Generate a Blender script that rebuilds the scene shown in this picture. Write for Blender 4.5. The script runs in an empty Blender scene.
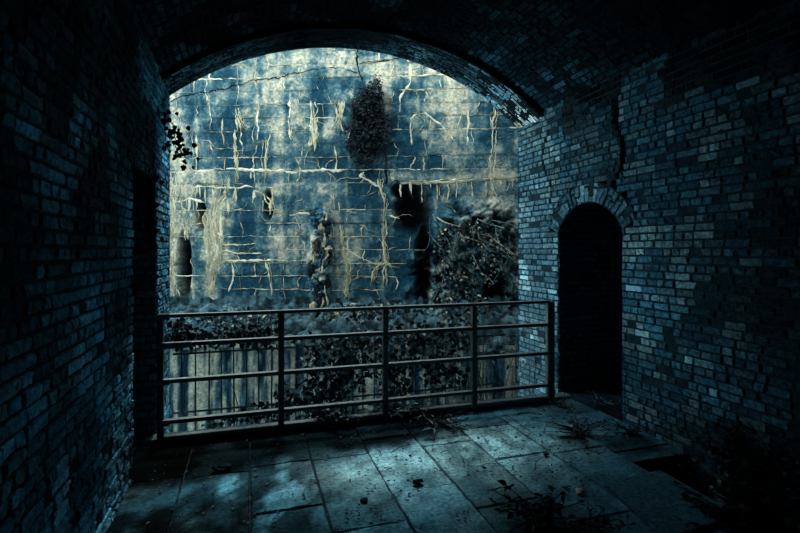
import bpy, math, random
import numpy as np
from mathutils import Vector
random.seed(7); rng = np.random.RandomState(7)
C = bpy.context.scene.collection

# ---------------------------------------------------------------- camera
YAW = math.radians(17.35); F = 480.0; HZ = 250.0; CH = 1.65
cam_d = bpy.data.cameras.new('camera'); cam = bpy.data.objects.new('camera', cam_d); C.objects.link(cam)
cam.location = (0, 0, CH); cam.rotation_euler = (math.pi/2, 0, -YAW)
cam_d.sensor_width = 36; cam_d.lens = F/800*36; cam_d.shift_y = -(266.5-HZ)/800
cam_d.clip_start = 0.05
bpy.context.scene.camera = cam
def ray(px, py):
    a = (px-400)/F; b = (HZ-py)/F
    return Vector((math.sin(YAW)+a*math.cos(YAW), math.cos(YAW)-a*math.sin(YAW), b))
def atY(px, py, Y):
    r = ray(px, py); s = Y/r.y
    return Vector((r.x*s, Y, CH+r.z*s))
def ground(px, py, z=0.0):
    r = ray(px, py); s = (z-CH)/r.z
    return Vector((r.x*s, r.y*s, z))
# ditch wall plane
WA = math.radians(20); WN = (math.sin(WA), math.cos(WA)); WT = (math.cos(WA), -math.sin(WA))
WP = (2.535, 8.113); WC = WN[0]*WP[0]+WN[1]*WP[1]
def wall_uv(px, py):
    r = ray(px, py); s = WC/(WN[0]*r.x+WN[1]*r.y)
    x, y = r.x*s-WP[0], r.y*s-WP[1]
    return x*WT[0]+y*WT[1], CH+r.z*s
def wall_pt(u, z, d=0.0):       # d = out of the wall, towards the chamber
    return Vector((WP[0]+u*WT[0]-d*WN[0], WP[1]+u*WT[1]-d*WN[1], z))

# ---------------------------------------------------------------- noise
_tab = rng.rand(256, 256)
def vnoise(x, y):
    x = np.asarray(x, float); y = np.asarray(y, float)
    xi = np.floor(x).astype(int); yi = np.floor(y).astype(int)
    fx = x-xi; fy = y-yi; fx = fx*fx*(3-2*fx); fy = fy*fy*(3-2*fy)
    a = _tab[xi % 256, yi % 256]; b = _tab[(xi+1) % 256, yi % 256]
    c = _tab[xi % 256, (yi+1) % 256]; d = _tab[(xi+1) % 256, (yi+1) % 256]
    return (a*(1-fx)+b*fx)*(1-fy)+(c*(1-fx)+d*fx)*fy
def fbm(x, y, o=4):
    s = 0; a = .5; t = 0
    for i in range(o):
        s = s+a*vnoise(x*2**i+17.3*i, y*2**i+5.1*i); t += a; a *= .5
    return s/t
def sst(a, b, x):
    t = np.clip((x-a)/(b-a), 0, 1); return t*t*(3-2*t)

# ---------------------------------------------------------------- materials
def mat(name, base=(1, 1, 1), rough=.85, nscale=18, nlo=.55, nhi=1.25, bump=.4, bscale=60, spec=.25, metal=0.0, trans=0):
    m = bpy.data.materials.new(name); m.use_nodes = True
    nt = m.node_tree; N = nt.nodes; L = nt.links
    b = N['Principled BSDF']; b.inputs['Roughness'].default_value = rough
    b.inputs['Specular IOR Level'].default_value = spec; b.inputs['Metallic'].default_value = metal
    at = N.new('ShaderNodeAttribute'); at.attribute_name = 'Col'
    g = N.new('ShaderNodeNewGeometry')
    n1 = N.new('ShaderNodeTexNoise'); n1.inputs['Scale'].default_value = nscale; n1.inputs['Detail'].default_value = 6
    n1.inputs['Roughness'].default_value = .65
    L.new(g.outputs['Position'], n1.inputs['Vector'])
    mr = N.new('ShaderNodeMapRange'); mr.inputs[1].default_value = .32; mr.inputs[2].default_value = .68
    mr.inputs[3].default_value = nlo; mr.inputs[4].default_value = nhi
    L.new(n1.outputs['Fac'], mr.inputs[0])
    mx = N.new('ShaderNodeVectorMath'); mx.operation = 'SCALE'
    L.new(at.outputs['Color'], mx.inputs[0]); L.new(mr.outputs[0], mx.inputs['Scale'])
    mx2 = N.new('ShaderNodeVectorMath'); mx2.operation = 'MULTIPLY'; mx2.inputs[1].default_value = base
    L.new(mx.outputs[0], mx2.inputs[0]); L.new(mx2.outputs[0], b.inputs['Base Color'])
    if bump > 0:
        n2 = N.new('ShaderNodeTexNoise'); n2.inputs['Scale'].default_value = bscale; n2.inputs['Detail'].default_value = 5
        L.new(g.outputs['Position'], n2.inputs['Vector'])
        bp = N.new('ShaderNodeBump'); bp.inputs['Strength'].default_value = bump; bp.inputs['Distance'].default_value = .012
        L.new(n2.outputs['Fac'], bp.inputs['Height']); L.new(bp.outputs[0], b.inputs['Normal'])
    return m
M_brick = mat('weathered_brick', base=(1.35, 1.35, 1.35), nscale=30, nlo=.3, nhi=1.7, bump=1.0, bscale=50, rough=.85, spec=.05)
M_mortar = mat('dark_mortar', nscale=12, nlo=.5, nhi=1.3, bump=.6, bscale=70, rough=.95, spec=.05)
M_slab = mat('worn_stone_slab', base=(1.25, 1.22, 1.15), nscale=34, nlo=.45, nhi=1.6, bump=.9, bscale=60, rough=.95, spec=.02)
M_stone = mat('stained_ashlar', nscale=24, nlo=.45, nhi=1.5, bump=1.0, bscale=34, rough=.85, spec=.1)
M_crust = mat('mineral_crust', nscale=14, nlo=.9, nhi=1.15, bump=.6, bscale=40, rough=.7)
M_rubble = mat('mossy_rubble', nscale=10, nlo=.3, nhi=1.7, bump=.9, bscale=24, rough=.95, spec=.05)
M_iron = mat('rusted_painted_iron', nscale=30, nlo=.4, nhi=1.3, bump=.3, bscale=90, rough=.55, spec=.5)
M_leaf = mat('leaf', nscale=30, nlo=.7, nhi=1.3, bump=0, rough=.6, spec=.22)
M_stem = mat('woody_stem', nscale=40, nlo=.6, nhi=1.3, bump=.3, rough=.8)
M_root = mat('gnarled_root', nscale=16, nlo=.2, nhi=1.7, bump=1, bscale=30, rough=.9)
M_dirt = mat('dark_soil', nscale=20, nlo=.4, nhi=1.5, bump=.8, bscale=50, rough=.95, spec=.05)

TEAL = np.array((.047, .172, .255)); PALE = np.array((.25, .41, .43)); CREAM = np.array((.98, .90, .62)); BLK = np.array((.006, .012, .018))

# ---------------------------------------------------------------- mesh builder
class MB:
    def __init__(s): s.v = []; s.f = []; s.c = []
    def add(s, vs, fs, col):
        o = len(s.v); s.v += [tuple(v) for v in vs]; s.f += [tuple(i+o for i in f) for f in fs]
        if isinstance(col, list): s.c += col
        else: s.c += [tuple(col)]*len(vs)
    def box(s, x0, x1, y0, y1, z0, z1, col):
        vs = [(x, y, z) for x in (x0, x1) for y in (y0, y1) for z in (z0, z1)]
        s.add(vs, [(0, 1, 3, 2), (4, 6, 7, 5), (0, 4, 5, 1), (2, 3, 7, 6), (0, 2, 6, 4), (1, 5, 7, 3)], col)
    def cbox(s, x0, x1, y0, y1, z0, z1, b, col):        # box with chamfered long edges along every axis
        import itertools
        ctr = Vector(((x0+x1)/2, (y0+y1)/2, (z0+z1)/2)); h = Vector(((x1-x0)/2, (y1-y0)/2, (z1-z0)/2))
        bm_v = []; idx = {}
        for sx, sy, sz in itertools.product((-1, 1), repeat=3):
            for ax in range(3):
                p = [sx*(h.x-b), sy*(h.y-b), sz*(h.z-b)]
                p[ax] = (sx, sy, sz)[ax]*h[ax]
                idx[(sx, sy, sz, ax)] = len(bm_v); bm_v.append(ctr+Vector(p))
        fs = []
        for ax in range(3):
            o = [a for a in range(3) if a != ax]
            for sg in (-1, 1):
                q = []
                for a, c in ((-1, -1), (1, -1), (1, 1), (-1, 1)):
                    k = [0, 0, 0]; k[ax] = sg; k[o[0]] = a; k[o[1]] = c; q.append(idx[(*k, ax)])
                fs.append(q)
            for a, c in itertools.product((-1, 1), repeat=2):   # edges parallel to ax
                k1 = [0, 0, 0]; k2 = [0, 0, 0]; k1[ax] = -1; k2[ax] = 1
                for k in (k1, k2): k[o[0]] = a; k[o[1]] = c
                fs.append([idx[(*k1, o[0])], idx[(*k2, o[0])], idx[(*k2, o[1])], idx[(*k1, o[1])]])
        for sg in itertools.product((-1, 1), repeat=3): fs.append([idx[(*sg, a)] for a in range(3)])
        s.add(bm_v, fs, col)
    def tube(s, pts, r, n=6, col=(1, 1, 1)):
        pts = [Vector(p) for p in pts]; rings = []; vs = []
        for i, p in enumerate(pts):
            t = (pts[min(i+1, len(pts)-1)]-pts[max(i-1, 0)]).normalized()
            a = t.cross(Vector((.3, .9, .25))).normalized() if abs(t.dot(Vector((.3, .9, .25)).normalized())) < .95 else t.cross(Vector((1, 0, 0))).normalized()
            b = t.cross(a); rr = r[i] if hasattr(r, '__len__') else r
            for k in range(n):
                w = 2*math.pi*k/n; vs.append(p+a*math.cos(w)*rr+b*math.sin(w)*rr)
        fs = []
        for i in range(len(pts)-1):
            for k in range(n):
                fs.append((i*n+k, i*n+(k+1) % n, (i+1)*n+(k+1) % n, (i+1)*n+k))
        fs += [tuple(range(n)), tuple((len(pts)-1)*n+k for k in range(n))]
        s.add(vs, fs, col)
    def leaf(s, p, d, n, L, W, col, curl=.15):
        d = d.normalized(); sd = d.cross(n)
        if sd.length < 1e-3: sd = Vector((1, 0, 0))
        sd.normalize(); n = sd.cross(d)
        vs = [p, p+d*L*.3+sd*W*.5+n*W*curl, p+d*L*.3-n*W*.08, p+d*L*.3-sd*W*.5+n*W*curl, p+d*L*.68+sd*W*.36+n*W*(curl-.1),
              p+d*L*.68-n*L*.05, p+d*L*.68-sd*W*.36+n*W*(curl-.1), p+d*L-n*L*.18]
        s.add(vs, [(0, 2, 1), (0, 3, 2), (1, 2, 5, 4), (2, 3, 6, 5), (4, 5, 7), (5, 6, 7)], col)
    def blob(s, p, r, col, sq=(1, 1, 1), n=7, amp=.25):
        vs = []; fs = []; m = n-2
        sd = random.random()*50
        for i in range(n+1):
            th = math.pi*i/n
            for k in range(2*m):
                ph = math.pi*k/m
                q = Vector((math.sin(th)*math.cos(ph), math.sin(th)*math.sin(ph), math.cos(th)))
                rr = r*(1+amp*(float(vnoise(q.x*1.7+sd, q.y*1.7+q.z*2+sd))-.5)*2)
                vs.append(Vector(p)+Vector((q.x*sq[0], q.y*sq[1], q.z*sq[2]))*rr)
        for i in range(n):
            for k in range(2*m): fs.append((i*2*m+k, i*2*m+(k+1) % (2*m), (i+1)*2*m+(k+1) % (2*m), (i+1)*2*m+k))
        s.add(vs, fs, col)
    def build(s, name, m, parent=None, smooth=False, origin=None):
        vs = np.array(s.v, float)
        if origin is None and parent is None: origin = Vector((float(vs[:, 0].mean()), float(vs[:, 1].mean()), float(vs[:, 2].min())))
        if parent is not None: origin = parent.get('_o', (0, 0, 0)); origin = Vector(origin)
        vs = vs-np.array(origin)
        me = bpy.data.meshes.new(name); me.from_pydata(vs.tolist(), [], s.f); me.update()
        a = me.color_attributes.new('Col', 'FLOAT_COLOR', 'POINT')
        c = np.ones((len(s.v), 4)); c[:, :3] = np.array(s.c)[:, :3]; a.data.foreach_set('color', c.ravel().astype(np.float32))
        if smooth: me.polygons.foreach_set('use_smooth', [True]*len(me.polygons))
        me.materials.append(m)
        o = bpy.data.objects.new(name, me); C.objects.link(o)
        if parent is not None: o.parent = parent; o['_o'] = tuple(origin)
        else: o.location = origin; o['_o'] = tuple(origin)
        return o
def thing(name, label, cat, loc=(0, 0, 0), group=None):
    o = bpy.data.objects.new(name, None); C.objects.link(o); o.location = loc; o['_o'] = tuple(loc)
    o.empty_display_size = .1
    return tag(o, label, cat, group)
def tag(o, label, cat, group=None, kind=None):
    o['label'] = label; o['category'] = cat
    if group: o['group'] = group
    if kind: o['kind'] = kind
    return o
def struct(o, label, cat='wall'):
    o['kind'] = 'structure'; o['label'] = label; o['category'] = cat; return o

# ---------------------------------------------------------------- brickwork
def spans(u0, u1, cuts):
    out = [(u0, u1)]
    for a, b in cuts:
        nw = []
        for s, e in out:
            if b <= s or a >= e: nw.append((s, e)); continue
            if a > s: nw.append((s, a))
            if b < e: nw.append((b, e))
        out = nw
    return [(s, e) for s, e in out if e-s > .012]
def panel(mb, mm, u0, u1, v0, v1, pf, colf, cuts=lambda v: [], cracks=lambda v: [], course=.068, lens=(.20, .10), joint=.008,
          rough=.006, deep=.02, miss=.02, nu=3, nv=2, sd=0, mcol=(.022, .06, .078), bev=.007, bond='english', mdepth=-.009):
    r = random.Random(sd); nrow = int(round((v1-v0)/course)); course = (v1-v0)/nrow
    for k in range(nrow):
        a = v0+k*course; b = a+course; mid = (a+b)/2
        ct = cuts(mid)
        for s, e in spans(u0, u1, ct+cracks(mid)):       # mortar bed
            n = max(1, int((e-s)/.5)); vs = []; fs = []
            for i in range(n+1):
                u = s+(e-s)*i/n
                vs += [pf(u, a, mdepth), pf(u, b, mdepth)]
                if i: fs.append((2*i-2, 2*i, 2*i+1, 2*i-1))
            mm.add(vs, fs, mcol)
        for s, e in spans(u0, u1, ct+cracks(mid)):
            u = s-r.random()*lens[0]
            while u < e:
                if bond == 'english': Lb = lens[0] if (k % 2 == 0 or r.random() < .18) and r.random() < .75 else lens[1]
                else: Lb = r.uniform(lens[1], lens[0])
                Lb *= r.uniform(.8, 1.12)
                x0 = max(u, s)+joint/2; x1 = min(u+Lb, e)-joint/2; u += Lb
                if x1-x0 < .02: continue
                y0 = a+joint/2+r.uniform(-.002, .002); y1 = b-joint/2+r.uniform(-.002, .002)
                off = r.uniform(-.004, .006); tone = r.uniform(.6, 1.22)
                q = r.random()
                if q < miss: continue
                if q < miss*3: off -= deep; tone *= .6
                if q > .965: tone *= 1.45
                cx = .5*(x0+x1); cy = .5*(y0+y1)
                cc = colf(cx, cy) if nu < 5 else None
                us = [x0]+[x0+bev+(x1-x0-2*bev)*i/nu for i in range(nu+1)]+[x1]
                vv = [y0]+[y0+bev+(y1-y0-2*bev)*i/nv for i in range(nv+1)]+[y1]
                vs = []; cols = []
                tx = r.uniform(-.5, .5)*rough; ty = r.uniform(-.5, .5)*rough
                for i, uu in enumerate(us):
                    for j, w in enumerate(vv):
                        edge = i in (0, len(us)-1) or j in (0, len(vv)-1)
                        if edge: d = mdepth-.008
                        else: d = off+tx*(2*i/len(us)-1)+ty*(2*j/len(vv)-1)+r.uniform(-rough, rough)*.5
                        ju = jv = 0
                        if i in (0, 1, len(us)-2, len(us)-1): ju = r.uniform(-.003, .003)
                        if j in (0, 1, len(vv)-2, len(vv)-1): jv = r.uniform(-.0025, .0025)
                        vs.append(pf(uu+ju, w+jv, d))
                        c = cc if cc is not None else colf(uu, w)
                        t = tone*((.45 if nu < 10 else .8) if edge else 1)
                        cols.append((c[0]*t, c[1]*t, c[2]*t))
                m = len(vv)
                fs = [(i*m+j, (i+1)*m+j, (i+1)*m+j+1, i*m+j+1) for i in range(len(us)-1) for j in range(m-1)]
                mb.add(vs, fs, cols)
XL, XR, YB, YE = -.8, 3.4, -3.0, 5.5
def warp(x, y, z):
    if y > 4.75: y += (x+.8)/4.2*.12*(y-4.75)/.75
    return (x, y, z)

# left wall, doorway y 3.85..4.8
def lcol(u, v):
    n = float(fbm(u*1.6+3, v*1.6, 3)); n2 = float(fbm(u*6, v*6+9, 2))
    c = TEAL*1.6+(PALE-TEAL)*.35*float(sst(.5, .75, n2))
    s = .35+1.0*float(sst(.38, .6, n))
    s *= .50+.75*float(sst(.40, .60, float(fbm(u*3.6+8, v*3.9+20, 3))))
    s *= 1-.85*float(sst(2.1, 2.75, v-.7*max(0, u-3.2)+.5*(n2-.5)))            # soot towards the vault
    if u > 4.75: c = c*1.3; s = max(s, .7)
    return c*s
def lcut(v):
    if v < 2.25:
        j = .10*float(vnoise(v*9, 3.3)) if 1.25 < v else .0
        return [(3.85+.02*float(vnoise(v*20, 1)), 4.80-j*1.4)]
    return []
mb = MB(); mm = MB()
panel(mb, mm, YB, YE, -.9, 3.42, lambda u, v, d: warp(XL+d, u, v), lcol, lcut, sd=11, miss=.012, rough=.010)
w = struct(mm.build('wall_left', M_mortar), 'long left brick wall of the vaulted chamber'); 
mb.build('brickwork', M_brick, w)
# right wall, arched doorway y 3.76..4.75
D0, D1 = 3.76, 4.75; DC = (D0+D1)/2; HW = (D1-D0)/2; SP = 1.86; RI = .29
AR = (HW*HW+RI*RI)/(2*RI); AZ = SP+RI-AR; RT = .21
def rcut(v):
    if v < 0.0: return []
    if v < SP-.02: return [(D0, D1)]
    q = (AR+RT)**2-(v-AZ)**2
    if q <= 0: return []
    h = math.sqrt(q)
    if v < SP+.08: h = min(h, HW+.02+(v-SP+.02)*2)
    return [(DC-h, DC+h)]
def rcrack(v):
    if v > 1.95:
        c = 3.80+.05*math.sin(v*9)+.06*(float(vnoise(v*7, 2))-.5)-(.10 if v < 2.2 else 0); wd = .012+.03*float(vnoise(v*5, 8))
        o = [(c-wd, c+wd)]
        if 2.2 < v < 3.1: 
            c2 = 4.95+.08*math.sin(v*7+1); o.append((c2-.008, c2+.010))
        return o
    return []
def rcol(u, v):
    n = float(fbm(u*1.5+13, v*1.5+2, 3)); n2 = float(fbm(u*5+1, v*5, 2))
    c = TEAL*1.05+(PALE-TEAL)*.5*float(sst(.5, .7, n2))+PALE*.45*float(sst(.66, .74, float(fbm(u*9, v*13+5, 2))))
    s = .55+.7*float(sst(.36, .6, n))
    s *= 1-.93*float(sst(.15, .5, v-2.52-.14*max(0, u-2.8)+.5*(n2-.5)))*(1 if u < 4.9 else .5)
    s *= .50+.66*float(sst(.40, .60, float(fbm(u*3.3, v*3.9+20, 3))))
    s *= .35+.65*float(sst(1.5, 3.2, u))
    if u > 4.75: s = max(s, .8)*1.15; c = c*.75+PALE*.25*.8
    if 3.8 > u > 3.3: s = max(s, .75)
    return c*s
mb = MB(); mm = MB()
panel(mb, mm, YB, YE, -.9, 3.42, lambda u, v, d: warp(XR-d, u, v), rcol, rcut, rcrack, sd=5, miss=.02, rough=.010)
w = struct(mm.build('wall_right', M_mortar), 'right brick wall with an arched doorway')
mb.build('brickwork', M_brick, w)
# voussoirs of the doorway arch: mapped around the arch
mb = MB(); mm = MB()
TH = math.asin(HW/AR)
def vpf(u, v, d):
    return warp(XR-d-.008, DC+(AR+u)*math.sin(v), AZ+(AR+u)*math.cos(v))
panel(mb, mm, .0, RT, -TH-.03, TH+.03, vpf, lambda u, v: (TEAL*.8+PALE*(.55 if abs(v) < .3 else .12)), course=.105, lens=(.215, .2), joint=.012, sd=3, rough=.02, miss=.04)
# joint in v is angular: fine for a radius near .5 m
mb.build('voussoir_ring', M_brick, w); 
o = mm.build('voussoir_mortar', M_mortar, w)
# passages behind the doorways
def passage(nm, x0, x1, y0, y1, ztop, side, label):
    mm = MB(); mb = MB(); dk = (.02, .035, .045); Y1 = y1; y0 -= .04; y1 += .04
    def P(a): mm.add(a, [(0, 1, 2, 3)], dk)
    P([(x1, y0, 0), (x1, y1, 0), (x1, y1, ztop), (x1, y0, ztop)])
    P([(x0, y0, 0), (x1, y0, 0), (x1, y0, ztop), (x0, y0, ztop)])
    P([(x0, y0, ztop), (x1, y0, ztop), (x1, y1, ztop), (x0, y1, ztop)])
    P([(x0, y0, 0.0), (x1, y0, 0.0), (x1, y1, 0.0), (x0, y1, 0.0)])
    a, b = min(x0, x1), max(x0, x1)
    panel(mb, mm, a, b, 0, ztop, lambda u, v, d: (u, Y1-d, v), lambda u, v: TEAL*.9, sd=9)
    w = struct(mm.build(nm, M_mortar), label); mb.build('brickwork', M_brick, w)
passage('wall_passage_right', XR+.0, XR+1.7, D0, D1, 2.6, 1, 'dark brick passage behind the arched doorway')
passage('wall_passage_left', XL-.0, XL-1.5, 3.85, 4.8, 2.3, -1, 'dark brick recess in the left wall')
mm = MB()   # solid backs so that the crack in the brickwork is dark
mm.add([(XR+.12, YB, -.9), (XR+.12, D0, -.9), (XR+.12, D0, 3.5), (XR+.12, YB, 3.5)], [(0, 1, 2, 3)], BLK)
mm.add([(XR+.12, D1, -.9), (XR+.12, 5.6, -.9), (XR+.12, 5.6, 3.5), (XR+.12, D1, 3.5)], [(0, 1, 2, 3)], BLK)
mm.add([(XR+.12, D0, 2.4), (XR+.12, D1, 2.4), (XR+.12, D1, 3.5), (XR+.12, D0, 3.5)], [(0, 1, 2, 3)], BLK)
mm.build('core', M_mortar, w_ := bpy.data.objects['wall_right'])

# vault
RV = 3.34; VZ = .68; VX = 1.3; VZ = .74; SA = math.asin(2.13/RV)
def vault_pf(R):
    return lambda u, v, d: warp(VX+(R-d)*math.sin(v/R), u, VZ+(R-d)*math.cos(v/R))
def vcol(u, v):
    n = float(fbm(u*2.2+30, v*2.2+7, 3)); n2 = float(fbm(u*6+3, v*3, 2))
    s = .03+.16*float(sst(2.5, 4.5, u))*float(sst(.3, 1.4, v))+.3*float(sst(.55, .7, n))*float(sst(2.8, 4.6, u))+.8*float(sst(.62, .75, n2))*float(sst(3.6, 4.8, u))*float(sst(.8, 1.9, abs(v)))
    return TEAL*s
mb = MB(); mm = MB()
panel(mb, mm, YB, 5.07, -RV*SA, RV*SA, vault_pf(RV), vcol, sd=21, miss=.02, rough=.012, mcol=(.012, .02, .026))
cl = struct(mm.build('ceiling', M_mortar), 'soot darkened barrel vault of brick', 'ceiling')
mb.build('brickwork', M_brick, cl)
RO = 3.28; SO = math.asin(2.12/RO)
def ocol(u, v):
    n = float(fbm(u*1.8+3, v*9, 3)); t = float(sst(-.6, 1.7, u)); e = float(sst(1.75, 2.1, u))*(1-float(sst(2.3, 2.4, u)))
    c = (TEAL*(.25+1.4*t)+PALE*.45*t)*(.35+1.1*float(sst(.35, .65, n)))  # right side paled in the colour, standing in for missing light
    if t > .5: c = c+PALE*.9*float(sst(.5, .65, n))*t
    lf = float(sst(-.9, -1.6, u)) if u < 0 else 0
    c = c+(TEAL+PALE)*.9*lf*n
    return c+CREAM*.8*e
mb = MB(); mm = MB()
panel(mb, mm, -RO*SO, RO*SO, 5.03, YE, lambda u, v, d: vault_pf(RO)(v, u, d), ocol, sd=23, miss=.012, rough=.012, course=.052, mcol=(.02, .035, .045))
mb.build('arch_ring', M_brick, cl); mm.build('arch_ring_mortar', M_mortar, cl)
mm = MB()   # step between the ring and the vault
n = 40; vs = []; fs = []
for i in range(n+1):
    a = -SO*1.02+2.04*SO*i/n
    vs += [(VX+(RO)*math.sin(a), 5.03, VZ+RO*math.cos(a)), (VX+(RV+.2)*math.sin(a), 5.03, VZ+(RV+.2)*math.cos(a))]
    if i: fs.append((2*i-2, 2*i, 2*i+1, 2*i-1))
mm.add(vs, fs, (.02, .035, .045)); mm.build('arch_step', M_mortar, cl)
mm = MB(); vs = []; fs = []  # unseen cover added above the ring to stop sky light leaking in
for i in range(n+1):
    a = -SO*1.15+2.3*SO*i/n
    vs += [(VX+3.5*math.sin(a), 4.7, VZ+3.5*math.cos(a)), (VX+3.5*math.sin(a), 5.75, VZ+3.5*math.cos(a))]
    if i: fs.append((2*i-2, 2*i, 2*i+1, 2*i-1))
mm.add(vs, fs, (.02, .035, .045)); mm.build('arch_light_seal', M_mortar, cl)

# facade (outer face, seen only from beside) : one mesh round the opening
mm = MB(); fc = (.10, .16, .19)
def FY(x): return warp(x, YE, 0)[1]
xs = [-9, XL]+[VX+2.1*math.sin(math.radians(a)) for a in range(-80, 81, 8)]+[XR, 8.0]
xs = sorted(xs); vs = []; fs = []
def topz(x): return VZ+math.sqrt(max(0, RO*RO-(x-VX)**2))
for i in range(len(xs)-1):
    a, b = xs[i], xs[i+1]
    if b <= XL+1e-6 or a >= XR-1e-6:
        mm.add([(a, FY(a), -2.6), (b, FY(b), -2.6), (b, FY(b), 5.4), (a, FY(a), 5.4)], [(0, 1, 2, 3)], fc)
    else:
        mm.add([(a, FY(a), topz(a)), (b, FY(b), topz(b)), (b, FY(b), 5.4), (a, FY(a), 5.4)], [(0, 1, 2, 3)], fc)
        mm.add([(a, FY(a), -2.6), (b, FY(b), -2.6), (b, FY(b), -.6), (a, FY(a), -.6)], [(0, 1, 2, 3)], fc)
mm.add([(XL-.02, 4.6, -.9), (XL-.02, 5.7, -.9), (XL-.02, 5.7, -2.6), (XL-.02, 4.6, -2.6)], [(0, 1, 2, 3)], fc)
struct(mm.build('wall_front', M_mortar), 'outer face of the casemate around the arched opening')
mm = MB()
mm.add([(XL-.3, YB, -.5), (XR+.3, YB, -.5), (XR+.3, YB, 4.4), (XL-.3, YB, 4.4)], [(0, 1, 2, 3)], (.03, .05, .06))
struct(mm.build('wall_back', M_mortar), 'rear wall of the chamber behind the viewer')

# ---------------------------------------------------------------- floor
P0, P1, PX = 1.62, 3.02, 2.84      # open pit along the right wall
def fcut(v):
    return [(P0, P1)] if v > PX-.02 else []
def fcol(u, v):   # u = y, v = x
    n = float(fbm(u*2.3+5, v*2.3+1, 4)); n2 = float(fbm(u*9, v*9+4, 3)); n3 = float(fbm(u*4+40, v*4+3, 3))
    c = TEAL*.95+(PALE-TEAL)*.28*float(sst(.4, .7, n))
    g = math.exp(-(((v-1.6)/.9)**2+((u-3.55)/.45)**2)); c = c+PALE*.75*g*(.4+1.2*n2)  # pale patch: pool of light painted into the slab colour
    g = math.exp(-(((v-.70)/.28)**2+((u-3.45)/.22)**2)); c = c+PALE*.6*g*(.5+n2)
    s = .72+.55*float(sst(.35, .6, n2))
    for dx_, dy_, r_, a_ in DIRT_SHADE: s *= 1-a_*(1-float(sst(.5, 1.3, math.hypot(v-dx_, (u-dy_)*.8)/r_+1.2*(n3-.5))))
    edge = 3.80+.10*(v+.2)+.10*math.sin(v*3.1)+.5*(n3-.5)
    if v > 1.2: edge += .50*(v-1.2)
    s *= 1-.93*float(sst(-.12, .12, u-edge))                       # soil, litter and shadow along the railing, painted dark
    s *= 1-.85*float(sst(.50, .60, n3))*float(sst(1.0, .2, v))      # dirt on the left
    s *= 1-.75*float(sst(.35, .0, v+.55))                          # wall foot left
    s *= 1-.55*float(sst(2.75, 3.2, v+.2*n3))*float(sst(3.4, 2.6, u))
    return c*s
DIRT_SHADE = [(ground(px, py).x, ground(px, py).y, r, a) for px, py, r, a in ((225, 520, .22, .85), (236, 470, .10, .8), (200, 500, .12, .8), (250, 500, .09, .7), (160, 530, .2, .7), (330, 455, .18, .4), (300, 520, .1, .4), (575, 440, .16, .7), (630, 445, .2, .7), (560, 530, .3, .6), (690, 440, .3, .6))]  # dark spots painted on the slabs: dirt mixed with weed shadow
mb = MB(); mm = MB()
def fpf(u, v, d): return (v, u, d)
rows = [(-.92, -.46), (-.46, 0), (0, .46), (.46, .92), (.92, 1.38), (1.38, 1.84), (1.84, 2.34), (2.34, 2.84), (2.84, 3.42)]
for i, (a, b) in enumerate(rows):
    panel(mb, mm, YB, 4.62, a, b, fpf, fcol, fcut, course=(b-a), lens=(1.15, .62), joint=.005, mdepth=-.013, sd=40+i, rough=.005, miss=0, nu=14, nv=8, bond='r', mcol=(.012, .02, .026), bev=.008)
panel(mb, mm, D0, D1, 3.42, 5.2, fpf, lambda u, v: TEAL*.3, course=.5, lens=(.9, .6), sd=60, nu=4)
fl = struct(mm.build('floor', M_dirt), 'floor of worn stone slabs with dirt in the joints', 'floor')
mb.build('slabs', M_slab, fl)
mm = MB()
k = (.012, .022, .028)
mm.add([(PX, P0, 0), (PX, P1, 0), (PX, P1, -.7), (PX, P0, -.7)], [(0, 1, 2, 3)], k)
mm.add([(PX, P1, 0), (XR+.05, P1, 0), (XR+.05, P1, -.7), (PX, P1, -.7)], [(0, 1, 2, 3)], k)
mm.add([(PX, P0, 0), (XR+.05, P0, 0), (XR+.05, P0, -.7), (PX, P0, -.7)], [(0, 1, 2, 3)], k)
mm.add([(PX, P0, -.7), (XR+.05, P0, -.7), (XR+.05, P1, -.7), (PX, P1, -.7)], [(0, 1, 2, 3)], k)
mm.build('pit_lining', M_dirt, fl)
mm = MB()       # edge of the floor and the lower ledge outside
mm.box(XL, XR, 4.52, 4.66, -.65, .035, (.10, .17, .20)); mm.build('sill', M_slab, fl)
mm = MB(); mm.box(XL, XR, 4.6, 5.7, -.9, -.6, (.05, .08, .09)); mm.build('outer_ledge', M_dirt, fl)

# a loose slab beside the pit
mb = MB()
p = [ground(*q) for q in ((604, 487), (660, 474), (738, 519), (668, 545))]
vs = [(q.x, q.y, .004) for q in p]+[(q.x, q.y, .030) for q in p]
cx = sum(v[0] for v in vs[:4])/4; cy = sum(v[1] for v in vs[:4])/4
vs += [(cx+(v[0]-cx)*.965, cy+(v[1]-cy)*.965, .036) for v in vs[:4]]
mb.add(vs, [(0, 1, 5, 4), (1, 2, 6, 5), (2, 3, 7, 6), (3, 0, 4, 7), (4, 5, 9, 8), (5, 6, 10, 9), (6, 7, 11, 10), (7, 4, 8, 11), (8, 9, 10, 11), (3, 2, 1, 0)], tuple(TEAL*.62+PALE*.06))
tag(mb.build('stone_slab', M_slab), 'flat smooth stone slab lying beside the dark pit on the right', 'slab')

# ---------------------------------------------------------------- ditch wall
u0, u1, z0, z1 = -5.0, 3.6, -.6, 5.9
U = np.concatenate([np.linspace(-11, u0-.2, 8), np.arange(u0, u1, .019), np.linspace(u1+.1, 6.0, 5)])
Z = np.concatenate([np.linspace(-2.6, z0-.1, 4), np.arange(z0, z1, .019), np.linspace(z1+.1, 7.2, 4)])
UU, ZZ = np.meshgrid(U, Z, indexing='ij')
def wuv(px, py): return wall_uv(px, py)
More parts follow.
